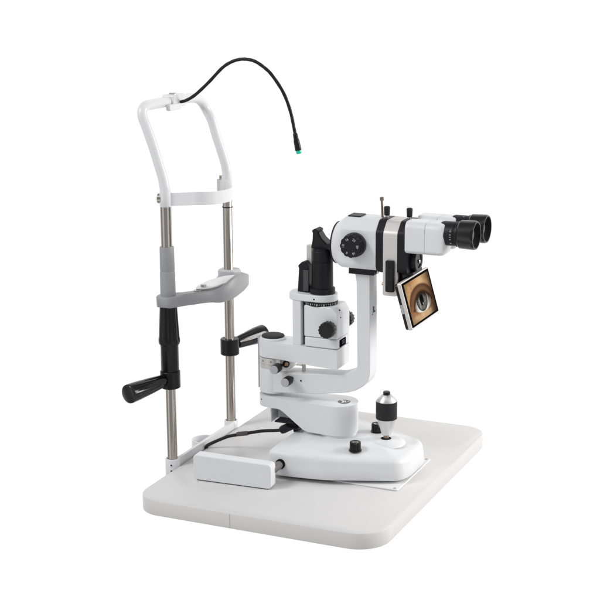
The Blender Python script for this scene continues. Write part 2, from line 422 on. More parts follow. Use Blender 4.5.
# ================================================================== GLIDE PLATE under the base
plate = thing('glide_plate', 'thin white plate with corner screws lying on the board under the slit lamp base', 'plate', (0.05, 0, 0))
def PT(root, name, bm, m, parent=None, **k):
    o = link(name, bm, m, parent if parent is not None else root, **k)
    if parent is None: o.matrix_parent_inverse = Matrix.Translation(-root.location)
    return o
bm = NB(); prism_xy(bm, rpoly([(-0.03, -0.0790), (0.1610, -0.0790), (0.1610, 0.0730), (-0.03, 0.0730)], 0.003, 4), 0.0004, 0.0026)
PT(plate, 'sheet', bm, mat('white_plate_paint', (0.86, 0.86, 0.86), 0.4), bevel=0.0004, seg=2)
for x, y in ((0.1545, -0.0745), (0.1555, 0.0675)):
    bm = NB(); cyl(bm, (x, y, 0.0024), (x, y, 0.0032), 0.0024, n=20, ch=0.0003); PT(plate, 'screw', bm, SEAM)

# ================================================================== RAIL COVER
rail = thing('rail_cover', 'small white block-shaped rail cover beside the base, in front of the cable', 'cover', (-0.085, -0.14, 0))
rail.rotation_euler = (0, 0, math.radians(3.2))
bm = NB()
prof = rpoly([(-0.0655, 0.0015), (0.0655, 0.0015), (0.0655, 0.0405), (-0.0655, 0.0425)], 0.006, 6)
prism_xz(bm, prof, -0.0165, 0.0035)
link('cover_shell', bm, BODY, rail, bevel=0.0016, seg=3, limit=40)
bm = NB(); box(bm, -0.060, 0.060, -0.0145, 0.0015, 0.0003, 0.0020); link('foot_strip', bm, RUBBER, rail)

# ================================================================== SLIT LAMP
lamp = thing('slit_lamp', 'white slit lamp microscope with black eyepieces and small display, standing on the board', 'slit lamp')
def L(name, bm, m, parent=None, **k): return link(name, bm, m, parent if parent is not None else lamp, **k)
# ---- base
bpoly = [(-0.0500, -0.1080), (-0.0050, -0.1060), (0.0500, -0.0985), (0.1560, -0.0560), (0.1640, -0.0300), (0.1640, 0.0300), (0.1560, 0.0560), (0.0500, 0.0985), (-0.0050, 0.1060), (-0.0500, 0.1080)]
brad = [0.011, 0.10, 0.15, 0.026, 0.08, 0.08, 0.026, 0.15, 0.10, 0.011]
def bring(d, z):
    # coordinates run counter-clockwise seen from above
    return [(x, y, z) for x, y in rpoly(offs(bpoly, d), [max(0.004+0.55*d, r-d) for r in brad], 10)]
bm = NB()
def ssm(a, b, x):
    t = max(0, min(1, (x-a)/(b-a))); return t*t*(3-2*t)
def zedge(x): return 0.0490-0.0075*max(0, min(1, (x+0.045)/0.205))
rings = [bring(0.0045, 0.0072), bring(0.0012, 0.0076), bring(0.0, 0.0092), bring(0.0012, 0.0240)]
R0 = 0.0115
for k in range(0, 9):
    t = PI/2*k/8; rings.append([(x, y, zedge(x)-R0+R0*math.sin(t)) for x, y, z in bring(0.0024+R0*(1-math.cos(t)), 0)])
last = rings[-1]
for k_, f_ in ((0.97, 0.03), (0.93, 0.10), (0.88, 0.22), (0.82, 0.40), (0.76, 0.58), (0.69, 0.75), (0.61, 0.88), (0.52, 0.96), (0.40, 0.99), (0.20, 1.0)):
    r_ = []
    for x, y, z in last:
        xn, yn = 0.055+(x-0.055)*k_, y*k_
        r_.append((xn, yn, z+(0.0522-z)*f_))
    rings.append(r_)
loft(bm, rings)
base = L('base', bm, BODY, ang=50)
# dished ring round the joystick
bm = NB(); lathe(bm, (0.1105, 0, 0.0466), (0, 0, 1), [(0, 0.0315), (0.0022, 0.0300), (0.0042, 0.0275), (0.0056, 0.0240), (0.0064, 0.0200), (0.0068, 0.015), (0.0070, 0.010), (0.0070, 0.0085), (0.0060, 0.0080)], 72)
L('joystick_socket', bm, BODY, base, ang=50)
bm = NB(); cyl(bm, (0.1112, 0, 0.0530), (0.1112, 0, 0.0541), 0.0080, n=40); L('socket_hole', bm, HOLE, base)
# black block in the gap imitates the shade under the base
bm = NB(); prism_xy(bm, rpoly(offs(bpoly, 0.013), 0.01, 5), 0.0027, 0.0076); L('base_gap_shade', bm, RUBBER, base)
# lock knobs
KNOBS = ((0.0815, -0.0565, 0.0474), (0.0843, 0.0285, 0.0515))
for x, y, zk in KNOBS:
    bm = NB()
    lathe(bm, (x, y, zk), (0, 0, 1), [(0, 0.0100), (0.002, 0.0100), (0.0026, 0.0088), (0.0140, 0.0088), (0.0150, 0.0080), (0.0150, 0.0058), (0.0138, 0.0054)], 72, 0.0009, 12, (2, 4))
    k = L('lock_knob', bm, BLACK, base, ang=45)
    bm = NB(); lathe(bm, (x, y, zk+0.0136), (0, 0, 1), [(0, 0.0054), (0.0006, 0.0054), (0.0006, 0.0030), (-0.0004, 0.0028)], 24); L('knob_screw', bm, STEELX, lamp)
# wheel axle
bm = NB(); cyl(bm, (-0.0245, -0.1360, 0.0265), (-0.0245, -0.095, 0.0265), 0.0064, n=40); ax = L('wheel_axle', bm, brushed('dark_axle_steel', (0.33, 0.31, 0.29), 0.22, (20, 700, 20), 0.06))
bm = NB(); lathe(bm, (-0.0245, -0.1078, 0.0265), (0, 1, 0), [(0, 0.0062), (0, 0.0079), (0.004, 0.0080)], 36); L('axle_ring', bm, HOLE, ax)
# joystick
bm = NB(); JX = 0.1113
lathe(bm, (JX, 0, 0.0540), (0, 0, 1), [(0, 0.0044), (0.009, 0.0044)], 28); j0 = L('joystick', bm, brushed('worn_bronze', (0.36, 0.27, 0.20), 0.3), None)
bm = NB(); lathe(bm, (JX, 0, 0.0600), (0, 0, 1), [(0, 0.0066), (0.0006, 0.0074), (0.004, 0.0080), (0.0258, 0.0152), (0.0270, 0.0156)], 56); L('lower_cone', bm, JOYS, j0)
bm = NB(); lathe(bm, (JX, 0, 0.0870), (0, 0, 1), [(0, 0.0160), (0.0005, 0.0168), (0.0285, 0.0168), (0.029, 0.0160)], 64, 0.0, 0); L('grip', bm, RUBBER, j0)
bm = NB(); lathe(bm, (JX, 0, 0.1160), (0, 0, 1), [(0, 0.0166), (0.0015, 0.0162), (0.0095, 0.0085), (0.0105, 0.0074)], 56); L('upper_cone', bm, JOYS, j0)
bm = NB(); lathe(bm, (JX, 0, 0.1262), (0, 0, 1), [(0, 0.0056), (0.0042, 0.0056), (0.0052, 0.0048)], 32); L('button', bm, BLACK, j0)

# ---- generic arm lofted along x with rectangular section
def arm_x(bm, st):
    loft(bm, [[(x, -w_, a), (x, w_, a), (x, w_, b), (x, -w_, b)] for x, w_, a, b in st])
def hull_w(x, x0, r0, x1, r1):
    if x <= x0: return math.sqrt(max(1e-7, r0*r0-(x-x0)**2))
    if x >= x1: return math.sqrt(max(1e-7, r1*r1-(x-x1)**2))
    t = (x-x0)/(x1-x0); return r0+(r1-r0)*t
def stations(x0, r0, x1, r1, n=14):
    xs = [x0-r0*math.cos(PI/2*k/n) for k in range(n)] + [x0+(x1-x0)*k/16 for k in range(17)] + [x1+r1*math.sin(PI/2*k/n) for k in range(1, n+1)]
    return xs
# lower swing arm
PVX = -0.0850
bm = NB(); st = []
for x in stations(PVX, 0.0225, 0.0290, 0.0320):
    zb = 0.0865-0.0335*ssm(-0.064, -0.012, x) if x < -0.012 else 0.053
    zb = 0.0865-0.0335*max(0, min(1, (x+0.062)/0.050))
    st.append((x, max(0.0008, hull_w(x, PVX, 0.0225, 0.0290, 0.0320)), max(zb, 0.0565), 0.1050))
arm_x(bm, st)
sw = L('swing_arm', bm, BODY, bevel=0.0022, seg=3, limit=40)
bm = NB(); lathe(bm, (0.0290, 0, 0.0520), (0, 0, 1), [(0, 0.0300), (0.0050, 0.0300)], 64); L('arm_foot', bm, BODY, sw)
bm = NB(); lathe(bm, (0.0390, 0.000, 0.1044), (0, 0, 1), [(0, 0.0102), (0.0010, 0.0098), (0.0010, 0.0070), (0.0008, 0.004)], 40); L('screw_recess', bm, mat('grey_ring', (0.10, 0.10, 0.10), 0.4), sw)
bm = NB()
for a_ in range(3):
    t = 2*PI*a_/3+0.5; cyl(bm, (0.0390+0.0066*math.cos(t), 0.0066*math.sin(t), 0.1050), (0.0390+0.0066*math.cos(t), 0.0066*math.sin(t), 0.1058), 0.0019, n=18)
lathe(bm, (0.0390, 0, 0.1050), (0, 0, 1), [(0, 0.0038), (0.0010, 0.0036), (0.0010, 0.0018), (0.0004, 0.0014)], 28)
L('pivot_screw', bm, CHROME, sw)
bm = NB(); cyl(bm, (-0.0977, -0.0180, 0.0975), (-0.0983, -0.0190, 0.0975), 0.0010, n=14); L('grub_screw', bm, HOLE, sw)
# cable lug under the pivot
bm = NB()
box(bm, -0.0865, -0.0845, -0.010, 0.020, 0.0580, 0.0880); box(bm, -0.0845, -0.055, 0.014, 0.020, 0.0580, 0.088)
lug = L('cable_lug', bm, BODY, sw, bevel=0.0005, seg=2)
bm = NB(); box(bm, -0.0790, -0.040, -0.010, 0.012, 0.0585, 0.0610); cyl(bm, (-0.043, -0.006, 0.046), (-0.043, -0.006, 0.066), 0.0042, n=20); box(bm, -0.060, -0.030, -0.02, 0.01, 0.0535, 0.0555)
L('cable_clamp', bm, MATTE, sw, bevel=0.0005, seg=2)

# ---- microscope arm (L shaped)
def hw(x):
    return 0.0205+(0.0148-0.0205)*max(0, min(1, (x+0.075)/0.13))
inner = [(0.0630, 0.3205), (0.0642, 0.3140), (0.0654, 0.3060), (0.0672, 0.1740), (0.0665, 0.1690), (0.0640, 0.1655), (0.0530, 0.1590), (0.0400, 0.1542), (-0.0850, 0.1435)]
outer = [(-0.0850, 0.1112), (0.000, 0.1180), (0.0400, 0.1238), (0.0520, 0.1262), (0.0650, 0.1310), (0.0770, 0.1390), (0.0850, 0.1480), (0.0882, 0.1580), (0.0892, 0.1700), (0.0878, 0.3205)]
bm = NB(); prof = outer+inner
prism_xz(bm, prof, lambda x: -hw(x), lambda x: hw(x))
ma = L('microscope_arm', bm, BODY, bevel=0.0014, seg=3, limit=50)
bm = NB(); lathe(bm, (PVX, 0, 0.1092), (0, 0, 1), [(0, 0.0205), (0.001, 0.0222), (0.0411, 0.0222), (0.0421, 0.0215)], 64); L('pivot_barrel', bm, BODY, ma)
bm = NB(); box(bm, -0.1105, -0.1092, -0.004, 0.010, 0.112, 0.200); L('back_strip', bm, FRAME, ma)
bm = NB(); cyl(bm, (-0.0279, -0.0170, 0.1372), (-0.0279, -0.0192, 0.1372), 0.0013, n=16); L('grub_screw', bm, HOLE, ma)
bm = NB(); cyl(bm, (-0.0306, 0, 0.145), (-0.0306, 0, 0.167), 0.0033, n=24); box(bm, -0.044, -0.034, -0.001, 0.004, 0.1560, 0.1585); L('stop_pin', bm, STEELX, ma)
def cap_knob(cx_, cz, y0, y1, r, parent):
    bm = NB(); ys = y0; y0 = y1+0.0165; lathe(bm, (cx_, ys, cz), (0, -1, 0), [(0, 0.003), (ys-y0, 0.003)], 20); lathe(bm, (cx_, y0, cz), (0, -1, 0), [(0, r*0.8), (0.001, r), (y0-y1-0.001, r), (y0-y1-0.0002, r*0.95)], 72, 0.0004, 24, (1, 2))
    k = L('clamp_knob', bm, BLACK, parent, ang=50)
    bm = NB(); lathe(bm, (cx_, y1+0.0006, cz), (0, -1, 0), [(0, r*0.92), (0.0014, r*0.92), (0.002, r*0.85)], 40); L('clamp_knob_cap', bm, CAPGREY, parent)
cap_knob(-0.0435, 0.1395, -0.018, -0.045, 0.0075, ma)
bm = NB(); box(bm, 0.0860, 0.0886, -0.0105, 0.0120, 0.1850, 0.2420); L('column_cover', bm, BODY, ma, bevel=0.0006, seg=2)
# emblem on the column side: a small upright figure mark
bm = NB()
xx = 0.0888
for (ya, za), (yb, zb), wd in (((0.0002, 0.2665), (0.0002, 0.2600), 0.0034), ((0.0004, 0.2605), (0.0050, 0.2570), 0.0016), ((0.0002, 0.2605), (-0.0026, 0.2572), 0.0016), ((-0.0052, 0.2552), (-0.0042, 0.2546), 0.0016), ((0.0050, 0.2570), (0.0062, 0.2585), 0.0012)):
    t = Vector((yb-ya, zb-za)).normalized(); n_ = Vector((-t.y, t.x))*wd/2
    q = [(ya+n_.x, za+n_.y), (ya-n_.x, za-n_.y), (yb-n_.x, zb-n_.y), (yb+n_.x, zb+n_.y)]
    prism_yz(bm, q, xx-0.0008, xx+0.00025)
L('emblem', bm, DARKINK, ma, smooth=False)

# ---- scale ring between the arms
bm = NB(); lathe(bm, (PVX, 0, 0.1514), (0, 0, 1), [(0, 0.0218), (0.0002, 0.0225), (0.0062, 0.0225), (0.0064, 0.0220), (0.0068, 0.0220), (0.0070, 0.0225), (0.0165, 0.0225), (0.0168, 0.022)], 64)
sr = L('scale_ring', bm, SILVER, None, ang=30)
bm = NB()
for a in (-150, -112, -75, -20):
    t = math.radians(a); c = Vector((PVX+0.0222*math.cos(t), 0.0222*math.sin(t), 0.1633)); dd = Vector((math.cos(t), math.sin(t), 0))
    cyl(bm, c, c+dd*0.0007, 0.0010, n=12)
L('index_dots', bm, DARKINK, sr)
bm = NB(); box(bm, -0.0800, -0.050, -0.0165, 0.012, 0.1516, 0.1690); box(bm, -0.0715, -0.0635, -0.0185, -0.012, 0.1540, 0.1680); L('stop_block', bm, SILVER, sr, bevel=0.0008, seg=2)
bm = NB(); lathe(bm, (-0.0555, -0.0125, 0.1615), (0.25, -1, 0), [(0, 0.0058), (0.006, 0.0058), (0.006, 0.0040), (0.004, 0.0036)], 32); s_ = L('socket', bm, MATTE, sr)
bm = NB(); lathe(bm, (-0.0548, -0.0165, 0.1615), (0.25, -1, 0), [(0, 0.0027), (0.002, 0.0026), (0.0024, 0.0014)], 24); L('socket_pin', bm, BRASS, lamp)
cap_knob(-0.0625, 0.1585, -0.018, -0.045, 0.0075, sr)

# ---- illumination arm
bm = NB(); st = []
def iw(x):
    if x <= PVX: return math.sqrt(max(6e-7, 0.0225**2-(x-PVX)**2))
    return 0.0225+0.0028*ssm(-0.08, -0.02, x)
for x in [PVX-0.0225*math.cos(PI/2*k/14) for k in range(14)]+[PVX+(0.0375-PVX)*k/20 for k in range(21)]:
    zb = 0.1695-0.0045*ssm(-0.07, 0.03, x)
    st.append((x, iw(x), zb, 0.1965))
arm_x(bm, st)
ia = L('illumination_arm', bm, BODY, bevel=0.0032, seg=3, limit=40)
bm = NB(); lathe(bm, (PVX, 0, 0.1960), (0, 0, 1), [(0, 0.0212), (0.0030, 0.0212), (0.0042, 0.0200)], 64); cs = L('cap_seat', bm, BODY, ia)
bm = NB(); lathe(bm, (PVX, 0, 0.2000), (0, 0, 1), [(0, 0.0165), (0.0004, 0.0182), (0.0014, 0.0185), (0.0026, 0.0178), (0.0034, 0.0150), (0.0037, 0.006)], 64); L('pivot_cap', bm, RUBBER, ia)

# ---- lamp housing
def hull(bm, pts):
    vs = [bm.verts.new(p) for p in pts]
    r = bmesh.ops.convex_hull(bm, input=vs)
    bmesh.ops.delete(bm, geom=[v for v in bm.verts if not v.link_faces], context='VERTS')
    bmesh.ops.dissolve_limit(bm, angle_limit=math.radians(1), verts=bm.verts, edges=bm.edges)
X0, X1, YW = -0.0190, 0.0380, 0.0252
bm = NB(); box(bm, X0+0.0004, X1-0.0002, -YW+0.0001, YW, 0.1972, 0.2128)
hb = L('lamp_housing', bm, BODY, None, bevel=0.0024, seg=4)
bm = NB()
hull(bm, [(X0, -YW, 0.2136), (X1, -YW, 0.2136), (X1, YW, 0.2136), (X0, YW, 0.2136), (X1, -YW, 0.2525), (X1, YW, 0.2525), (0.0265, -YW, 0.2640), (0.0310, -0.0120, 0.2640), (0.0310, YW, 0.2640), (X0, -YW, 0.2640), (X0, YW, 0.2640)])
L('upper_casing', bm, BODY, hb, bevel=0.0018, seg=3, limit=15)
# label window on the right face
bm = NB(); prism_yz(bm, rpoly([(-0.016, 0.1990), (0.008, 0.1990), (0.008, 0.2105), (-0.016, 0.2105)], 0.001, 3), X1-0.0005, X1+0.0006); lw = L('label_window', bm, BEZEL, hb)
bm = NB()
for k in range(3):
    for yy in (-0.0065, -0.0035, -0.0005):
        box(bm, X1+0.0004, X1+0.0008, yy, yy+0.002, 0.2022+k*0.0024, 0.2036+k*0.0024)
L('label_print', bm, mat('faint_print', (0.10, 0.10, 0.11), 0.5), hb, smooth=False)
for x, y, z in ((0.0302, -0.0218, 0.2570),):
    bm = NB(); d_ = Vector((0.6, -0.3, 0.75)).normalized(); cyl(bm, Vector((0.0350, -0.010, 0.2572)), Vector((0.0350, -0.010, 0.2572))+d_*0.0012, 0.0012, n=14)
    cyl(bm, (X1-0.0005, -0.012, 0.2465), (X1+0.0004, -0.012, 0.2465), 0.0012, n=14); L('screw_hole', bm, HOLE, hb)
# width control knobs on both sides
for s in (-1, 1):
    bm = NB(); lathe(bm, (0.0262, s*YW, 0.2315), (0, s, 0), [(0, 0.0085), (0.004, 0.0085), (0.0045, 0.0118), (0.006, 0.0132), (0.0190, 0.0128), (0.0200, 0.0120), (0.0200, 0.0005)], 140, 0.0013, 14, (3, 5))
    L('control_knob', bm, BLACK, hb, ang=50)
# side pillar
bm = NB(); box(bm, -0.0415, -0.0262, -0.0205, 0.0205, 0.1955, 0.2705); L('side_pillar', bm, BODY, hb, bevel=0.0022, seg=2)
bm = NB(); box(bm, -0.0255, X0+0.004, -0.012, 0.012, 0.1965, 0.268); L('pillar_backing', bm, MATTE, hb)
# degree dial
bm = NB(); lathe(bm, (0.0000, 0, 0.2632), (0, 0, 1), [(0, 0.0255), (0.0002, 0.0262), (0.0054, 0.0266), (0.0060, 0.0260)], 96); dl = L('degree_dial', bm, BLACK, hb)
bm = NB()
for k in range(22):
    t = math.radians(-178+k*8.0)
    c = Vector((0.0264*math.cos(t), 0.0264*math.sin(t), 0)); dd = Vector((math.cos(t), math.sin(t), 0)); tt = Vector((-dd.y, dd.x, 0))*(0.0009 if k % 3 == 0 else 0.0004)
    za, zb = (0.2648, 0.2679) if k % 3 == 0 else (0.2660, 0.2679)
    loft(bm, [[c-tt+Vector((0, 0, za))-dd*0.0003, c+tt+Vector((0, 0, za))-dd*0.0003, c+tt+Vector((0, 0, za))+dd*0.0004, c-tt+Vector((0, 0, za))+dd*0.0004],
              [c-tt+Vector((0, 0, zb))-dd*0.0003, c+tt+Vector((0, 0, zb))-dd*0.0003, c+tt+Vector((0, 0, zb))+dd*0.0005, c-tt+Vector((0, 0, zb))+dd*0.0005]])
L('dial_marks', bm, INK, hb, smooth=False)
# crown
bm = NB()
cr = [(0.0012+0.0255*math.sin(PI*k/20), -0.0245*math.cos(PI*k/20)) for k in range(21)] + [(-0.0400-0.0120*math.sin(PI*k/14), 0.0215*math.cos(PI*k/14)) for k in range(15)]
prism_xy(bm, cr, 0.2692, 0.2805)
cw = L('crown', bm, BODY, hb, bevel=0.0016, seg=3, limit=50)
bm = NB(); cyl(bm, (-0.0020, -0.0238, 0.2745), (-0.0020, -0.0249, 0.2745), 0.0012, n=14); L('crown_screw', bm, HOLE, hb)
# mirror tower
TX = 0.0018
bm = NB(); lathe(bm, (TX, 0, 0.2795), (0, 0, 1), [(0, 0.0195), (0.0006, 0.0203), (0.0090, 0.0203), (0.0100, 0.0190), (0.0100, 0.0172), (0.052, 0.0167), (0.0525, 0.0160), (0.0532, 0.0160), (0.0537, 0.0168), (0.0680, 0.0168), (0.0688, 0.0162), (0.0740, 0.0160)], 64)
tw = L('mirror_tower', bm, MATTE, None, ang=30)
bm = NB()
prof = [(-0.0135, 0.3525), (0.0185, 0.3525), (0.0185, 0.3600), (0.0165, 0.3622), (0.0145, 0.3620), (0.0125, 0.3600), (0.0050, 0.3668), (-0.0005, 0.3745), (-0.0022, 0.3785), (-0.0005, 0.3800), (-0.0015, 0.3822), (-0.0065, 0.3842), (-0.0110, 0.3820), (-0.0118, 0.3795), (-0.0105, 0.3770), (-0.0110, 0.3660)]
prism_xz(bm, prof, -0.0095, 0.0105); L('mirror_head', bm, MATTE, tw, bevel=0.0008, seg=2)
bm = NB()
q = [(0.0150, 0.3615), (0.0050, 0.3695), (0.0000, 0.3770), (-0.0005, 0.3785), (-0.0012, 0.3775), (0.0040, 0.3680), (0.0135, 0.3600)]
prism_xz(bm, q, -0.0075, 0.0085); L('mirror', bm, mat('dim_mirror_back', (0.06, 0.058, 0.055), 0.4), tw)
# filter lever bracket beside the tower
bm = NB()
prof = [(-0.0375, 0.2800), (-0.0185, 0.2800), (-0.0185, 0.3235), (-0.0240, 0.3300), (-0.0300, 0.3290), (-0.0365, 0.3225), (-0.0350, 0.3180)]
prism_xz(bm, prof, -0.0085, 0.0075); fb_ = L('filter_bracket', bm, MATTE, tw, bevel=0.0012, seg=2)
bm = NB(); box(bm, -0.0270, -0.0185, 0.004, 0.016, 0.300, 0.3540); L('filter_slide', bm, SILVER, tw, bevel=0.0006, seg=2)
bm = NB(); box(bm, -0.0262, -0.0170, -0.0122, -0.0086, 0.2830, 0.3170); L('filter_lever', bm, mat('dark_grey_metal', (0.05, 0.048, 0.05), 0.45), tw, bevel=0.0008, seg=2)

# ---- microscope head: drum, bands, beam splitter, binocular
ZC = 0.3665
def octo(hy, zt, zb_, ct, cb, n=1):
    """eight-sided section (y,z) with big top and bottom chamfers"""
    return [(-hy, ZC+zt-ct), (-hy, ZC-zb_+cb), (-hy+cb*0.55, ZC-zb_), (hy-cb*0.55, ZC-zb_), (hy, ZC-zb_+cb), (hy, ZC+zt-ct), (hy-ct*0.95, ZC+zt), (-hy+ct*0.95, ZC+zt)]
def resample(poly, n, start_ang=None):
    out = []
    for k in range(n):
        t = 2*PI*k/n; dx, dz = math.cos(t), math.sin(t); best = None
        for (ya, za), (yb, zb__) in zip(poly, poly[1:]+poly[:1]):
            ex, ez = yb-ya, zb__-za; px, pz = ya, za-ZC
            den = dx*ez-dz*ex
            if abs(den) < 1e-12: continue
            s = (px*ez-pz*ex)/den; u = (px*dz-pz*dx)/den
            if s > 0 and -1e-6 <= u <= 1+1e-6 and (best is None or s < best): best = s
        out.append((dx*best, ZC+dz*best))
    return out
sec = octo(0.0345, 0.0420, 0.0350, 0.0165, 0.0080)
secr = rpoly(sec, 0.0030, 4)
sec2 = octo(0.0352, 0.0425, 0.0355, 0.0165, 0.0080)
sec2r = rpoly(sec2, [0.012, 0.004, 0.004, 0.004, 0.004, 0.012, 0.012, 0.012], 6)
bm = NB(); N = 96
rs96 = resample(secr, N)
def mixsec(x, t, r=0.0335, zc=0.3640):
    o_ = []
    for k in range(N):
        a = 2*PI*k/N; cy_, cz_ = r*math.cos(a), zc+r*math.sin(a)
        y, z = rs96[k]; o_.append((x, cy_+(y-cy_)*t, cz_+(z-cz_)*t))
    return o_
loft(bm, [mixsec(0.0302, 0, 0.0318), mixsec(0.0308, 0, 0.0326), mixsec(0.0330, 0.06), mixsec(0.0370, 0.30), mixsec(0.0420, 0.66), mixsec(0.0465, 0.92), mixsec(0.0490, 1.0), mixsec(0.1040, 1.0), mixsec(0.1047, 0.97)])
dr = L('magnification_drum', bm, BODY, None, ang=24)
bm = NB(); lathe(bm, (0.0306, 0, 0.3640), (-1, 0, 0), [(0, 0.0328), (0.0004, 0.0331), (0.0020, 0.0331), (0.0026, 0.0322), (0.0026, 0.018), (0.0010, 0.016)], 72); L('objective_ring', bm, MATTE, dr)
bm = NB(); lathe(bm, (0.0285, 0, 0.3640), (-1, 0, 0), [(0, 0.0168), (0.0010, 0.012), (0.0014, 0.004)], 48); L('objective_lens', bm, GLASS, dr)
# top cap
bm = NB(); box(bm, 0.0500, 0.0710, -0.0135, 0.0105, 0.4080, 0.4105); L('top_cover', bm, MATTE, dr, bevel=0.0012, seg=2)
# magnification knobs
KX, KZ = 0.0710, 0.3705
for s in (-1, 1):
    bm = NB(); lathe(bm, (KX, s*0.0342, KZ), (0, s, 0), [(0, 0.0182), (0.0010, 0.0188), (0.0085, 0.0188), (0.0100, 0.0182), (0.0105, 0.0180), (0.0180, 0.0176), (0.0190, 0.0168), (0.0190, 0.0004)], 144, 0.0011, 12, (4, 6))
    mk = L('magnification_knob', bm, MATTE, dr, ang=40)
    if s < 0:
        yk = -0.0342-0.0190-0.00012
        for a, tx in ((60, '25'), (0, '40'), (-60, '16'), (-120, '6'), (180, '10'), (120, '16')):
            t = math.radians(a); rd = 0.0116
            text_mesh('dial_number', tx, 0.0053, (KX+rd*math.cos(t), yk, KZ+rd*math.sin(t)), (math.sin(t), 0, -math.cos(t)) if a not in (0, 180) else ((0, 0, 1)), (math.cos(t), 0, math.sin(t)) if a not in (0, 180) else ((-1, 0, 0)), INK, dr)
# mount under the drum
bm = NB(); box(bm, 0.0545, 0.0965, -0.0205, 0.0205, 0.3205, 0.3325); mo = L('mount_plate', bm, MATTE, None, bevel=0.0008, seg=2)
bm = NB(); cyl(bm, (0.0965, -0.008, 0.3260), (0.1000, -0.008, 0.3260), 0.0045, n=28, ch=0.0006); L('hinge_screw', bm, CHROME, mo)
bm = NB(); box(bm, 0.0965, 0.1060, -0.004, 0.010, 0.3235, 0.3340); cyl(bm, (0.1035, -0.006, 0.3285), (0.1035, 0.012, 0.3285), 0.0050, n=28, ch=0.0006); L('hinge', bm, MATTE, mo, bevel=0.0006, seg=2)
# black band, silver beam splitter, second band
bm = NB(); prism_yz(bm, sec2r, 0.1048, 0.1166); L('spacer_band', bm, MATTE, dr, bevel=0.0004, seg=2, limit=60)
secS = octo(0.0350, 0.0422, 0.0350, 0.0165, 0.0010)
bm = NB(); prism_yz(bm, rpoly(secS, [0.012, 0.001, 0.001, 0.001, 0.001, 0.012, 0.012, 0.012], 6), 0.1167, 0.1396)
bs = L('beam_splitter', bm, SILVER, None, bevel=0.0005, seg=2, limit=60)
bm = NB(); prism_xz(bm, rpoly([(0.1167, 0.2950), (0.1396, 0.2950), (0.1396, 0.3860), (0.1167, 0.3860)], [0.003, 0.003, 0, 0], 4), -0.0352, -0.0290); L('lower_plate', bm, SILVER, bs, bevel=0.0005, seg=2, limit=60)
bm = NB()
prism_xz(bm, rpoly([(0.1225, 0.3020), (0.1362, 0.3020), (0.1362, 0.3508), (0.1225, 0.3508)], 0.0022, 4), -0.0400, -0.0350)
sl = L('splitter_slider', bm, MATTE, bs, bevel=0.0010, seg=2, limit=50)
bm = NB(); prism_xz(bm, rpoly([(0.1240, 0.3035), (0.1350, 0.3035), (0.1350, 0.3400), (0.1240, 0.3400)], 0.0015, 4), -0.0408, -0.0399); L('slider_grip', bm, BLACK, bs, bevel=0.0003, seg=1)
bm = NB(); cyl(bm, (0.1120, -0.025, 0.3105), (0.1170, -0.025, 0.3105), 0.0022, n=20, ch=0.0003); L('locating_pin', bm, BRASS, bs)
for x in (0.1094, 0.1459):
    bm = NB(); cyl(bm, (x, 0, 0.4070), (x, 0, 0.4120), 0.0022, n=20); st_ = L('thumb_screw', bm, CHROME, bs)
    bm = NB(); lathe(bm, (x, 0, 0.4122), (0, 0, 1), [(0, 0.0038), (0.001, 0.0043), (0.0118, 0.0047), (0.0130, 0.0045), (0.0138, 0.0036)], 80, 0.0004, 20, (1, 3)); L('screw_head', bm, RUBBER, st_, ang=50)
bm = NB(); lathe(bm, (0.1022, 0, 0.4070), (-0.05, 0, 1), [(0, 0.0019), (0.027, 0.0019), (0.0275, 0.0030), (0.0325, 0.0033), (0.033, 0.0026)], 24); L('focus_rod', bm, brushed('bronze_steel', (0.30, 0.24, 0.19), 0.28), bs)
bm = NB(); prism_yz(bm, sec2r, 0.1397, 0.1550); L('spacer_band', bm, MATTE, bs, bevel=0.0004, seg=2, limit=60)
# camera module below the second band
bm = NB(); box(bm, 0.1180, 0.1394, -0.0288, 0.0200, 0.2980, 0.3340); L('splitter_core', bm, MATTE, bs, bevel=0.0008, seg=2)
bm = NB(); box(bm, 0.1400, 0.1600, -0.0210, 0.0210, 0.3262, 0.3315); cmd = L('camera_module', bm, MATTE, None, bevel=0.0012, seg=2)
bm = NB(); lathe(bm, (0.1550, -0.006, 0.3480), (1, 0, 0), [(0, 0.0175), (0.0085, 0.0175), (0.0095, 0.0165), (0.0095, 0.0120), (0.0080, 0.0115), (0.0080, 0.003)], 56); L('module_dial', bm, BLACK, cmd)
bm = NB(); lathe(bm, (0.1630, -0.004, 0.3455), (1, 0, 0), [(0, 0.0030), (0.0020, 0.0030), (0.0024, 0.0022)], 20); L('dial_screw', bm, CHROME, cmd)
bm = NB(); prism_xz(bm, [(0.1398, 0.3270), (0.1425, 0.3270), (0.1490, 0.2980), (0.1398, 0.2980)], -0.019, 0.019); L('display_bracket', bm, MATTE, cmd, bevel=0.0008, seg=2)
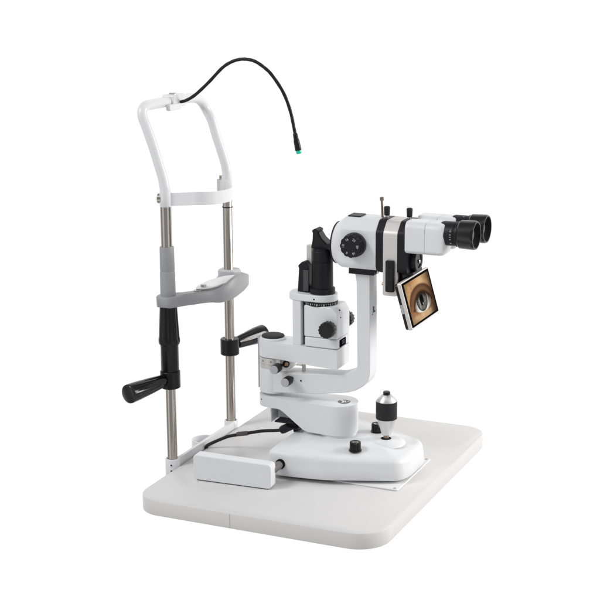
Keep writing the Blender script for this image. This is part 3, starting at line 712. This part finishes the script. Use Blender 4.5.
# binocular tubes
for s in (-1, 1):
    yc = s*0.0262
    sec_b = rpoly([(yc-0.0195, 0.3690), (yc-0.0135, 0.3650), (yc+0.0135, 0.3650), (yc+0.0195, 0.3690), (yc+0.0195, 0.4060), (yc+0.0140, 0.4135), (yc-0.0140, 0.4135), (yc-0.0195, 0.4060)], [0.005, 0.005, 0.005, 0.005, 0.009, 0.009, 0.009, 0.009], 6)
    bm = NB(); prism_yz(bm, sec_b, 0.1552, 0.1866); tbn = L('binocular_tube', bm, BODY, None, bevel=0.0010, seg=2, limit=60)
    bm = NB()
    secf = [(y, z) for y, z in sec_b]
    def sc_(k, x): return [(x, yc+(y-yc)*k, 0.391+(z-0.391)*k) for y, z in secf]
    loft(bm, [sc_(0.985, 0.1869), sc_(1.0, 0.1875), sc_(1.0, 0.2080), sc_(0.985, 0.2120), sc_(0.94, 0.2148), sc_(0.86, 0.2162)])
    L('tube_end', bm, BODY, tbn, ang=40)
    EZ = 0.3975
    bm = NB(); lathe(bm, (0.2075, yc, EZ), (1, 0, 0), [(0, 0.0172), (0.003, 0.0182), (0.0215, 0.0182), (0.0220, 0.0176), (0.0240, 0.0176), (0.0245, 0.0190), (0.0300, 0.0196)], 64)
    ep = L('eyepiece', bm, MATTE, None, ang=30)
    bm = NB(); lathe(bm, (0.2365, yc, EZ), (1, 0, 0), [(-0.002, 0.0190), (0.0005, 0.0212), (0.0200, 0.0218), (0.0225, 0.0216), (0.0245, 0.0206), (0.0245, 0.0190), (0.0200, 0.0168), (0.0160, 0.0130), (0.0158, 0.0005)], 72)
    L('eyecup', bm, GLOSS, ep, ang=35)
    bm = NB(); loft(bm, [circ((0.2365+h_, yc, EZ), (1, 0, 0), r_, 64) for h_, r_ in ((0.0242, 0.01865), (0.0200, 0.01650), (0.0163, 0.01270), (0.0161, 0.0124), (0.0202, 0.0162), (0.0242, 0.01835), (0.0242, 0.01865))], False, False)
    L('eyecup_inner', bm, HOLE, ep, ang=35)
    bm = NB(); lathe(bm, (0.2530, yc, EZ), (1, 0, 0), [(0, 0.0128), (0.0012, 0.0120), (0.0028, 0.0080), (0.0034, 0.003)], 48); L('lens', bm, GLASS, ep)
    # dioptre marks
    bm = NB()
    for a in (-62, -85, -108, -130, 70, 95) if s < 0 else (60, 85, 110):
        t = math.radians(a if s < 0 else a)
        dd = Vector((0, -math.cos(t-PI/2), math.sin(t+PI/2))) if False else Vector((0, math.cos(t), math.sin(t)))
        dd = Vector((0, -abs(math.sin(t)) if s < 0 else dd.y, math.cos(t) if s < 0 else dd.z))
        c = Vector((0.2255, yc, EZ))+dd*0.0180; tt = Vector((0, -dd.z, dd.y))*0.0005; xx_ = Vector((0.0012, 0, 0))
        loft(bm, [[c-tt-xx_, c+tt-xx_, c+tt+xx_, c-tt+xx_], [c-tt-xx_+dd*0.0004, c+tt-xx_+dd*0.0004, c+tt+xx_+dd*0.0004, c-tt+xx_+dd*0.0004]])
    L('dioptre_marks', bm, INK, ep, smooth=False)
bm = NB(); box(bm, 0.1552, 0.1800, -0.0085, 0.0085, 0.3720, 0.4050); L('tube_bridge', bm, BODY, None, bevel=0.001, seg=2)

# ---- display
DW, DH, DT = 0.1220, 0.0735, 0.0112
tiltd = math.atan2(0.0200, 0.0700)
disp = bpy.data.objects.new('display', None); COL.objects.link(disp); disp.parent = lamp
nx = Vector((math.cos(tiltd), 0, math.sin(tiltd))); ny = Vector((0, 1, 0)); nz = nx.cross(ny)   # outward, right, up
Td = Matrix((nx, ny, nz)).transposed().to_4x4(); Td.translation = (0.1652, 0.000, 0.2880)
disp.matrix_local = Td
def rr2(hw_, hh_, r, n=6): return rpoly([(-hw_, -hh_), (hw_, -hh_), (hw_, hh_), (-hw_, hh_)], r, n)
def slab(name, hw_, hh_, r, x0, x1, m, bev=0.0006):
    bm = NB(); prism_yz(bm, rr2(hw_, hh_, r), x0, x1); return link(name, bm, m, disp, bevel=bev, seg=2, limit=50)
slab('rear_shell', DW/2-0.0008, DH/2-0.0008, 0.005, -DT, -0.0062, BLACK, 0.0012)
slab('silver_frame', DW/2, DH/2, 0.003, -0.0062, -0.0003, SILVER)
slab('bezel', DW/2-0.0022, DH/2-0.0022, 0.0012, -0.0010, 0.0, BEZEL, 0)
bm = NB(); box(bm, -0.0095, -0.0058, -DW/2-0.0009, -DW/2+0.002, -0.010, 0.004); link('side_button', bm, CAPGREY, disp, bevel=0.0004, seg=2)
# screen picture: a slit-lamp photograph of an eye, colour per vertex
def sm(a, b, x):
    t = max(0.0, min(1.0, (x-a)/(b-a))); return t*t*(3-2*t)
def mix(a, b, t): return tuple(a[i]+(b[i]-a[i])*t for i in range(3))
def hsh(a, b):
    v = math.sin(a*127.1+b*311.7)*43758.5453; return v-math.floor(v)
def nz2(x, y):
    i, j = math.floor(x), math.floor(y); f, g = x-i, y-j; f = f*f*(3-2*f); g = g*g*(3-2*g)
    return (hsh(i, j)*(1-f)+hsh(i+1, j)*f)*(1-g)+(hsh(i, j+1)*(1-f)+hsh(i+1, j+1)*f)*g
def eye(u, v):
    n = nz2(u*9, v*9)*0.5+nz2(u*24, v*24)*0.3+nz2(u*60, v*60)*0.2
    c = mix((0.88, 0.71, 0.51), (0.74, 0.55, 0.38), sm(0.2, 0.9, n))
    c = mix(c, (0.94, 0.79, 0.58), 0.8*sm(0.35, 0.0, math.hypot((u-0.62)/1.2, v-0.10)))
    c = mix(c, (0.42, 0.29, 0.20), 0.85*sm(0.50, 1.0, u)*sm(0.15, 0.7, v))
    c = mix(c, (0.62, 0.43, 0.29), 0.55*sm(0.55, 0.72, v)*(1-sm(0.78, 0.92, v)))
    # lower lid catching light, with lash streaks
    lower = sm(0.83, 0.90, v+0.10*(u-0.5)**2)*sm(1.05, 0.60, abs(u-0.45)*2)
    c = mix(c, (0.97, 0.84, 0.66), 0.75*lower*(0.4+0.6*nz2(u*55+v*8, v*5)))
    # upper lid fold arch
    ex, ey = (u-0.52), (v-0.62)
    arch = math.hypot(ex/0.47, min(0, ey)/0.43) if ey < 0 else abs(ex)/0.47
    if ey < 0.16:
        fe = sm(0.16, -0.10, ey)
        lid = sm(1.12, 0.98, arch)*fe
        c = mix(c, (0.43, 0.29, 0.20), 0.88*lid)
        c = mix(c, (0.54, 0.39, 0.27), 0.70*sm(0.92, 0.76, arch)*fe)
        c = mix(c, (0.33, 0.21, 0.14), 0.5*fe*math.exp(-((arch-0.97)/0.06)**2))
    # the eye opening (almond)
    half = 0.385
    tx = (u-0.54)/half
    if abs(tx) < 1:
        top = 0.68-0.31*(1-tx*tx)**0.8; bot = 0.69+0.165*(1-tx*tx)**0.7
        inside = sm(top-0.03, top+0.05, v)*sm(bot+0.03, bot-0.03, v)*sm(1.0, 0.88, abs(tx))
        sc = mix((0.86, 0.86, 0.84), (1, 1, 0.98), sm(0.60, 0.80, v))
        sc = mix(sc, (0.58, 0.45, 0.36), 0.85*sm(0.50, 0.95, abs(tx)))
        sc = mix(sc, (0.42, 0.33, 0.27), 0.85*sm(top+0.16, top+0.02, v))
        sc = mix(sc, (0.55, 0.47, 0.40), 0.65*sm(0.66, 0.92, u))
        # iris
        d = math.hypot((u-0.525)/0.215, (v-0.585)/0.255)
        ang = math.atan2(v-0.58, u-0.525)
        fib = nz2(ang*14, d*3)
        ir = mix((0.34, 0.33, 0.31), (0.56, 0.55, 0.52), fib*0.8+0.15*sm(0.3, 0.9, d))
        ir = mix(ir, (0.10, 0.09, 0.085), sm(0.72, 1.0, d)*0.75)
        ir = mix(ir, (0.78, 0.80, 0.78), 0.7*math.exp(-((u-0.425)/0.022)**2)*sm(0.40, 0.55, v)*sm(0.86, 0.7, v))
        ir = mix(ir, (0.14, 0.10, 0.08), 0.8*sm(top+0.17, top+0.03, v))
        sc = mix(sc, ir, sm(1.03, 0.95, d))
        p = math.hypot((u-0.520)/0.076, (v-0.560)/0.140)
        sc = mix(sc, (0.03, 0.025, 0.025), sm(1.1, 0.85, p))
        sc = mix(sc, (0.95, 0.97, 0.97), math.exp(-(((u-0.545)/0.014)**2+((v-0.66)/0.030)**2)))
        c = mix(c, sc, inside)
        # dark upper lid line and lashes
        ln = math.exp(-((v-top)/0.045)**2)
        c = mix(c, (0.17, 0.11, 0.08), 0.75*ln)
        if v > top:
            la = math.exp(-((v-top)/0.10))*sm(0.52, 0.70, nz2(u*46+v*14, 3.0))*sm(-0.1, 0.5, tx)
            c = mix(c, (0.12, 0.08, 0.06), 0.8*la)
            c = mix(c, (0.20, 0.13, 0.09), 0.75*math.exp(-(((u-0.86)/0.13)**2+((v-0.50-0.5*(u-0.86))/0.07)**2)))
        c = mix(c, (0.45, 0.28, 0.20), 0.6*math.exp(-((v-bot)/0.022)**2)*sm(0.2, 0.9, abs(tx)))
    c = mix(c, (0.25, 0.14, 0.09), 0.8*math.exp(-(((u-0.17)/0.06)**2+((v-0.70)/0.035)**2)))
    c = mix(c, (0.35, 0.22, 0.14), 0.45*sm(0.88, 1.02, u))
    vg = 1-0.32*sm(0.60, 1.10, math.hypot((u-0.50)*1.5, (v-0.48)*1.5))
    vg *= 1-0.30*sm(0.62, 1.05, u)
    return tuple(0.97*x*vg for x in c)
def lin(x): return x/12.92 if x <= 0.04045 else ((x+0.055)/1.055)**2.4
GW, GH = 220, 150
sw_, sh_ = DW/2-0.0085, DH/2-0.0055
vs = []; cols = []
for j in range(GH+1):
    for i in range(GW+1):
        u, v = i/GW, j/GH
        vs.append((0.00035, -sw_+2*sw_*u, sh_-2*sh_*v)); cols.append(tuple(lin(x) for x in eye(u, v)))
fs = [(j*(GW+1)+i, (j+1)*(GW+1)+i, (j+1)*(GW+1)+i+1, j*(GW+1)+i+1) for j in range(GH) for i in range(GW)]
me = bpy.data.meshes.new('screen'); me.from_pydata(vs, [], fs)
ca_ = me.color_attributes.new('picture', 'FLOAT_COLOR', 'POINT')
for k, c in enumerate(cols): ca_.data[k].color = (*c, 1)
sm_ = bpy.data.materials.new('lit_screen'); sm_.use_nodes = True
t = sm_.node_tree; b = t.nodes['Principled BSDF']; at = t.nodes.new('ShaderNodeVertexColor'); at.layer_name = 'picture'
b.inputs['Base Color'].default_value = (0.004, 0.004, 0.004, 1); b.inputs['Roughness'].default_value = 0.5; b.inputs['Specular IOR Level'].default_value = 0.0
t.links.new(at.outputs['Color'], b.inputs['Emission Color']); b.inputs['Emission Strength'].default_value = 0.92
me.materials.append(sm_)
so = bpy.data.objects.new('screen', me); COL.objects.link(so); so.parent = disp

# ================================================================== POWER CABLE
cable = thing('power_cable', 'black cable running from the chin rest bracket up to the slit lamp arm', 'cable', (-0.2, -0.02, 0))
cp = [(-0.2012, -0.0200, -0.010), (-0.2008, -0.0199, -0.001), (-0.1985, -0.0195, 0.0045), (-0.1923, -0.018, 0.0085), (-0.1812, -0.014, 0.0142), (-0.1700, -0.012, 0.0196), (-0.1608, -0.010, 0.0233), (-0.135, -0.006, 0.0299), (-0.1054, -0.003, 0.0373), (-0.0832, 0, 0.0403), (-0.0700, 0.0, 0.0428)]
bm = NB(); tube(bm, spline(cp, 12), 0.0027, 16)
PT(cable, 'cord', bm, RUBBER, ang=80)
bm = NB(); p0 = Vector((-0.0725, -0.001, 0.0420)); p1 = Vector((-0.0440, -0.001, 0.0580))
lathe(bm, p0, p1-p0, [(0, 0.0042), (0.0015, 0.0062), (0.006, 0.0070), (0.030, 0.0066), (0.033, 0.0055)], 36)
PT(cable, 'plug', bm, MATTE, ang=60)
bm = NB(); p0 = Vector((-0.1490, -0.008, 0.0275)); p1 = Vector((-0.1290, -0.0055, 0.0312))
lathe(bm, p0, p1-p0, [(0, 0.0033), (0.003, 0.0038), (0.017, 0.0038), (0.020, 0.0033)], 24)
PT(cable, 'cable_tie', bm, mat('grey_brown_sleeve', (0.10, 0.09, 0.085), 0.6))
